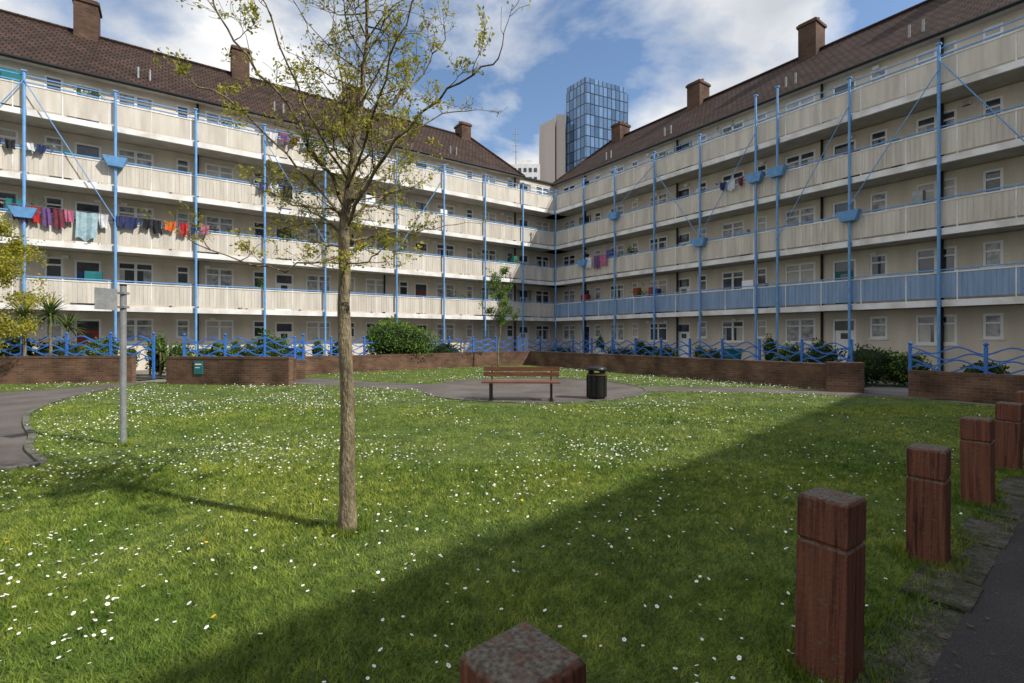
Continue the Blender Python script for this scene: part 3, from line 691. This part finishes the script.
def generic_tree(name,x,y,h,th,cr,seed,lm,k,size,spread,nl=9,prob=1,r=.07,L=.9):
    t=Tree(name,lm,seed); R=t.R
    pts=[Vector((x,y,0)),Vector((x+R.gauss(0,.03),y,th*.6)),Vector((x+R.gauss(0,.05),y,th)),Vector((x+R.gauss(0,.1),y,(th+h)/2)),Vector((x+R.gauss(0,.15),y,h*.96))]
    P=t.smooth(pts,4); t.tube(P,[max(.008,r*(1-.93*p.z/h)) for p in P],8)
    for i in range(nl):
        z=th+(h-th)*(i+.3)/nl*.85; a=i*2.4+R.random(); ln=cr*(1.05-.6*(i/nl)); p=Vector((x,y,z))
        q=[p,p+Vector((math.cos(a)*ln*.4,math.sin(a)*ln*.4,ln*.25)),p+Vector((math.cos(a)*ln*.8,math.sin(a)*ln*.8,ln*.6))]
        t.limb(q,r*.35,.008,L,.25)
    return t.done(k,size,spread,prob)
generic_tree('young_tree',-.7,24.3,5.2,1.9,1.0,8,'leafg',4,.08,.08,9,.8,.05,.55)
generic_tree('garden_tree',-15.1,13.9,5.0,1.2,1.5,4,'leafy',8,.07,.10,11,1,.07,.75)
# ------------------------------------------------ shrubs
def shrub(name,x,y,rx,ry,z0,z1,lm,n=2600,size=.09,seed=1):
    R=np.random.default_rng(seed); e=bpy.data.objects.new(name,None); SC.collection.objects.link(e)
    cz=(z0+z1)/2; rz=(z1-z0)/2
    d=R.normal(size=(n,3)); d/=np.linalg.norm(d,axis=1)[:,None]
    lump=1+.13*np.sin(d[:,0]*5+seed)+.10*np.sin(d[:,2]*7+d[:,1]*4+seed*2)
    rr=R.uniform(.80,1.06,n)*lump; c=d*rr[:,None]*np.array([rx,ry,rz])+np.array([x,y,cz])
    a=R.normal(size=(n,3)); a/=np.linalg.norm(a,axis=1)[:,None]; b=np.cross(a,R.normal(size=(n,3))); b/=np.linalg.norm(b,axis=1)[:,None]
    S=size*R.uniform(.6,1.3,n)[:,None]
    V=np.stack([c,c+a*S*.5+b*S*.35,c+a*S,c+a*S*.5-b*S*.35],1).reshape(-1,3); V[:,2]=np.maximum(V[:,2],.02)
    fast('leaves',V,np.arange(n*4).reshape(n,4),lm,e)
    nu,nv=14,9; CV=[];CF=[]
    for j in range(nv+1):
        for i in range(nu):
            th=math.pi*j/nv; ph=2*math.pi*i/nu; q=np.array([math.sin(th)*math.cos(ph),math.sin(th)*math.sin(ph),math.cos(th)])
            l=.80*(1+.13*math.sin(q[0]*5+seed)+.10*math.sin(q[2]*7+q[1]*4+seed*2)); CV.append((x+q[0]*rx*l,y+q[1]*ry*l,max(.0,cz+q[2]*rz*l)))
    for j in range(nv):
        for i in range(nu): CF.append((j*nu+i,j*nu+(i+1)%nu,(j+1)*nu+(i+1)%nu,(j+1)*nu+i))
    fast('dark_core',CV,CF,'core',e)  # solid dark core filling the inside of the leaf shell
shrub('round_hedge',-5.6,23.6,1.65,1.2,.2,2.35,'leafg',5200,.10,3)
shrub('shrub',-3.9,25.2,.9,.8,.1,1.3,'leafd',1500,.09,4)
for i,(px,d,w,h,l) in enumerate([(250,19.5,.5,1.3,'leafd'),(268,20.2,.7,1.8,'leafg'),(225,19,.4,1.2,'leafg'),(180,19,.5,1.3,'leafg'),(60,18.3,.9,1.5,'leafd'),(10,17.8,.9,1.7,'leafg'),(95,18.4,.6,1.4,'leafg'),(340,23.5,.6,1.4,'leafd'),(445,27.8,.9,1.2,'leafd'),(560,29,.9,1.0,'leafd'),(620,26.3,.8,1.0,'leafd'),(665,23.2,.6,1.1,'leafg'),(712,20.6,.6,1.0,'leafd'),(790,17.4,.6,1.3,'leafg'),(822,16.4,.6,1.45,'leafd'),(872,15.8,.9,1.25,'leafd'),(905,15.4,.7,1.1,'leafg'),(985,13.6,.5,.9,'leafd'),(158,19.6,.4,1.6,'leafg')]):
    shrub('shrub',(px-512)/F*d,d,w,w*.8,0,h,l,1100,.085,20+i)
def cordyline(px,d,z,n=60,L=.75,tr=.05,seed=1):
    R=random.Random(seed); x=(px-512)/F*d; G=Group('cordyline_palm')
    G.tube('trunk','bark',[(x,d,0),(x+.03,d,z*.5),(x,d,z)],[tr,tr*.8,tr*.8],8)
    for i in range(n):
        a=R.uniform(0,6.28); e=R.uniform(-.3,1.35); l=L*R.uniform(.7,1.1); w=.028
        p=Vector((x,d,z)); q=p.copy(); prev=None; s=5
        hor=Vector((math.cos(a),math.sin(a),0)); side=Vector((-math.sin(a),math.cos(a),0))
        for k in range(s+1):
            ww=w*(1-(k/s)**2)+.002; c=(q-side*ww,q+side*ww)
            if prev: G.face('sword_leaves','cord',[tuple(prev[0]),tuple(prev[1]),tuple(c[1]),tuple(c[0])])
            prev=c; q=q+(hor*math.cos(e)+Vector((0,0,math.sin(e))))*(l/s); e-=.16
    G.done()
cordyline(50,17.4,2.35,130,.95,.06,1); cordyline(24,17.2,2.25,120,.9,.06,2); cordyline(68,18.2,1.9,90,.8,.05,3); cordyline(150,20,1.2,40,.5,.04,5); cordyline(160,19.2,1.0,40,.5,.04,6)
for i,(px,d) in enumerate([(205,19.8),(218,19.6),(282,20.5),(300,22.0),(318,22.4),(770,19.3),(700,22.0),(640,25.6),(110,19.4),(130,19.6),(235,20.4),(600,28.6)]):
    x=(px-512)/F*d; G=Group('flower_pot'); G.lathe('pot','pot',x,d,[(0,0),(.16,0),(.22,.36),(.25,.36),(.25,.42),(.2,.42)],14); G.lathe('compost','soil',x,d,[(0,.39),(.21,.39)],14); G.done()
    shrub('potted_plant',x,d,.30,.30,.38,1.15+.25*(i%3),'leafg',320,.08,60+i)
def chair(x,y,a,mt):
    ca,sa=math.cos(a),math.sin(a); G=Group('garden_chair',lambda u,v,z:(x+u*ca-v*sa,y+u*sa+v*ca,z))
    G.box('seat',mt,-.24,.24,-.24,.24,.42,.45)
    for u in (-.22,.22):
        for v in (-.22,.22): G.box('legs',mt,u-.02,u+.02,v-.02,v+.02,0,.42)
        G.box('arms',mt,u-.025,u+.025,-.2,.22,.64,.67); G.box('arm_posts',mt,u-.02,u+.02,-.2,-.16,.45,.64)
    for k in range(5): G.box('back_slats',mt,-.22+k*.1,-.16+k*.1,.22,.25,.45,.88)
    G.box('back_top',mt,-.24,.24,.215,.255,.88,.93); G.done()
chair(-11.3,20.2,.4,'white'); chair(-10.2,20.6,-.5,'white'); chair(5.0,27,.8,'white')
def wheelie(px,d,mt):
    x=(px-512)/F*d; G=Group('wheelie_bin')
    b=[(-.22,-.25,.08),(.22,-.25,.08),(.22,.22,.08),(-.22,.22,.08)]; tp=[(-.29,-.33,.98),(.29,-.33,.98),(.29,.3,.98),(-.29,.3,.98)]
    b=[(x+p[0],d+p[1],p[2]) for p in b]; tp=[(x+p[0],d+p[1],p[2]) for p in tp]
    for k in range(4): G.face('body',mt,[b[k],b[(k+1)%4],tp[(k+1)%4],tp[k]])
    G.box('lid',mt,x-.31,x+.31,d-.36,d+.33,.982,1.05); G.box('handle',mt,x-.25,x+.25,d+.34,d+.38,.96,1.0)
    for s in (-1,1): G.tube('wheels','black',[(x+s*.24,d+.24,.1),(x+s*.29,d+.24,.1)],.1,12)
    G.done()
wheelie(212,21.2,'teal'); wheelie(650,25.9,'black'); wheelie(296,23,'bluedoor'); wheelie(732,21.3,'teal')
# ------------------------------------------------ skyline
def tower():
    D=150; s=D/F; X=lambda px:(px-512)*s; Z=lambda py:CH+(HZ-py)*s
    G=Group('office_tower')
    def prism(pn,mt,pts,z0,z1,top='black'):
        n=len(pts); 
        for i in range(n):
            a=pts[i]; b=pts[(i+1)%n]; L=math.dist(a,b)
            G.face(pn,mt,[(a[0],a[1],z0),(b[0],b[1],z0),(b[0],b[1],z1),(a[0],a[1],z1)],[(0,z0),(L,z0),(L,z1),(0,z1)])
        G.face(pn+'_roof',top,[(p[0],p[1],z1) for p in pts])
    prism('glazed_tower','tglass',[(X(568),D+5),(X(585),D-2),(X(632),D+5),(X(628)+3,D+26),(X(572),D+26)],0,Z(86))
    prism('parapet','tglass2',[(X(567)+.6,D+5.5),(X(585),D-1.3),(X(631),D+5.6),(X(628)+2,D+24),(X(572)+1,D+24)],Z(86)+.01,Z(79))
    prism('concrete_core','conc',[(X(557.5),D+4),(X(567),D+4.5),(X(570),D+20),(X(559),D+20)],0,Z(108))
    prism('concrete_wing','conc',[(X(541.5),D+9),(X(556),D+3),(X(558.5),D+14),(X(543),D+22)],0,Z(113))
    G.done()
tower()
def whiteblock():
    D=95; s=D/F; G=Group('distant_building'); X=lambda px:(px-512)*s; Z=lambda py:CH+(HZ-py)*s
    G.box('walls','whitebld',X(505),X(540),D,D+12,0,Z(164)); G.box('roof_plant','whitebld',X(518),X(532),D+1,D+6,Z(164),Z(158))
    for k in range(3):
        for j in range(6): G.box('windows','glass',X(508+j*5.2),X(511+j*5.2),D-.05,D,Z(172+k*9),Z(168+k*9))
    G.tube('mast','grey',[(X(516),D+2,Z(164)),(X(516),D+2,Z(124))],.10,5)
    for k in range(4): G.tube('aerial','grey',[(X(516)-.7,D+2,Z(130+k*6)),(X(516)+.7,D+2,Z(130+k*6))],.05,4)
    G.done()
whiteblock()
# ------------------------------------------------ world, sun, camera
az=math.atan2(.92,-.38); el=math.radians(42)
w=bpy.data.worlds.new('World'); SC.world=w; w.use_nodes=True; nt=w.node_tree; L=nt.links
bg=nt.nodes['Background']; bg.inputs['Strength'].default_value=.115
sky=N(nt,'ShaderNodeTexSky',sky_type='NISHITA'); sky.sun_disc=False; sky.sun_elevation=el; sky.sun_rotation=az; sky.air_density=1.0; sky.dust_density=.5; sky.ozone_density=1.5
hs=N(nt,'ShaderNodeHueSaturation'); hs.inputs['Saturation'].default_value=1.05; hs.inputs['Value'].default_value=1.5; L.new(sky.outputs[0],hs.inputs['Color'])
tc=N(nt,'ShaderNodeTexCoord'); sp=N(nt,'ShaderNodeSeparateXYZ'); L.new(tc.outputs['Generated'],sp.inputs[0])
mx=N(nt,'ShaderNodeMath',operation='MAXIMUM'); L.new(sp.outputs['Z'],mx.inputs[0]); mx.inputs[1].default_value=0
ad=N(nt,'ShaderNodeMath',operation='ADD'); L.new(mx.outputs[0],ad.inputs[0]); ad.inputs[1].default_value=.28
dx=N(nt,'ShaderNodeMath',operation='DIVIDE'); L.new(sp.outputs['X'],dx.inputs[0]); L.new(ad.outputs[0],dx.inputs[1])
dy=N(nt,'ShaderNodeMath',operation='DIVIDE'); L.new(sp.outputs['Y'],dy.inputs[0]); L.new(ad.outputs[0],dy.inputs[1])
cb=N(nt,'ShaderNodeCombineXYZ'); L.new(dx.outputs[0],cb.inputs[0]); L.new(dy.outputs[0],cb.inputs[1]); cb.inputs[2].default_value=8.9
n1=N(nt,'ShaderNodeTexNoise'); n1.inputs['Scale'].default_value=1.5; n1.inputs['Detail'].default_value=7; n1.inputs['Roughness'].default_value=.55; n1.inputs['Distortion'].default_value=.25; L.new(cb.outputs[0],n1.inputs['Vector'])
r1=N(nt,'ShaderNodeValToRGB'); r1.color_ramp.elements[0].position=.375; r1.color_ramp.elements[1].position=.50; L.new(n1.outputs['Fac'],r1.inputs[0])
n2=N(nt,'ShaderNodeTexNoise'); n2.inputs['Scale'].default_value=2.6; n2.inputs['Detail'].default_value=6; L.new(cb.outputs[0],n2.inputs['Vector'])
r2=N(nt,'ShaderNodeValToRGB'); r2.color_ramp.elements[0].position=.36; r2.color_ramp.elements[0].color=(5.3,5.6,6.1,1); r2.color_ramp.elements[1].position=.60; r2.color_ramp.elements[1].color=(9.0,9.0,9.0,1); L.new(n2.outputs['Fac'],r2.inputs[0])
m=N(nt,'ShaderNodeMix',data_type='RGBA'); L.new(r1.outputs[0],m.inputs[0]); L.new(hs.outputs[0],m.inputs[6]); L.new(r2.outputs[0],m.inputs[7]); L.new(m.outputs[2],bg.inputs['Color'])
sd=bpy.data.lights.new('sun','SUN'); sd.energy=4.8; sd.angle=math.radians(.5); sd.color=(1,.95,.87)
so=bpy.data.objects.new('sun',sd); SC.collection.objects.link(so)
dirv=Vector((.92*math.cos(el),-.38*math.cos(el),math.sin(el))); so.rotation_euler=dirv.to_track_quat('Z','Y').to_euler(); so.location=(30,-20,40)
cam=bpy.data.cameras.new('camera'); co=bpy.data.objects.new('camera',cam); SC.collection.objects.link(co)
co.location=(0,0,CH); co.rotation_euler=(math.radians(90),0,0); cam.sensor_width=36; cam.lens=36*F/1024; cam.shift_y=-(341.5-HZ)/1024; cam.clip_end=3000; cam.clip_start=.05
SC.camera=co
SC.view_settings.view_transform='Standard'; SC.view_settings.look='None'; SC.view_settings.exposure=0
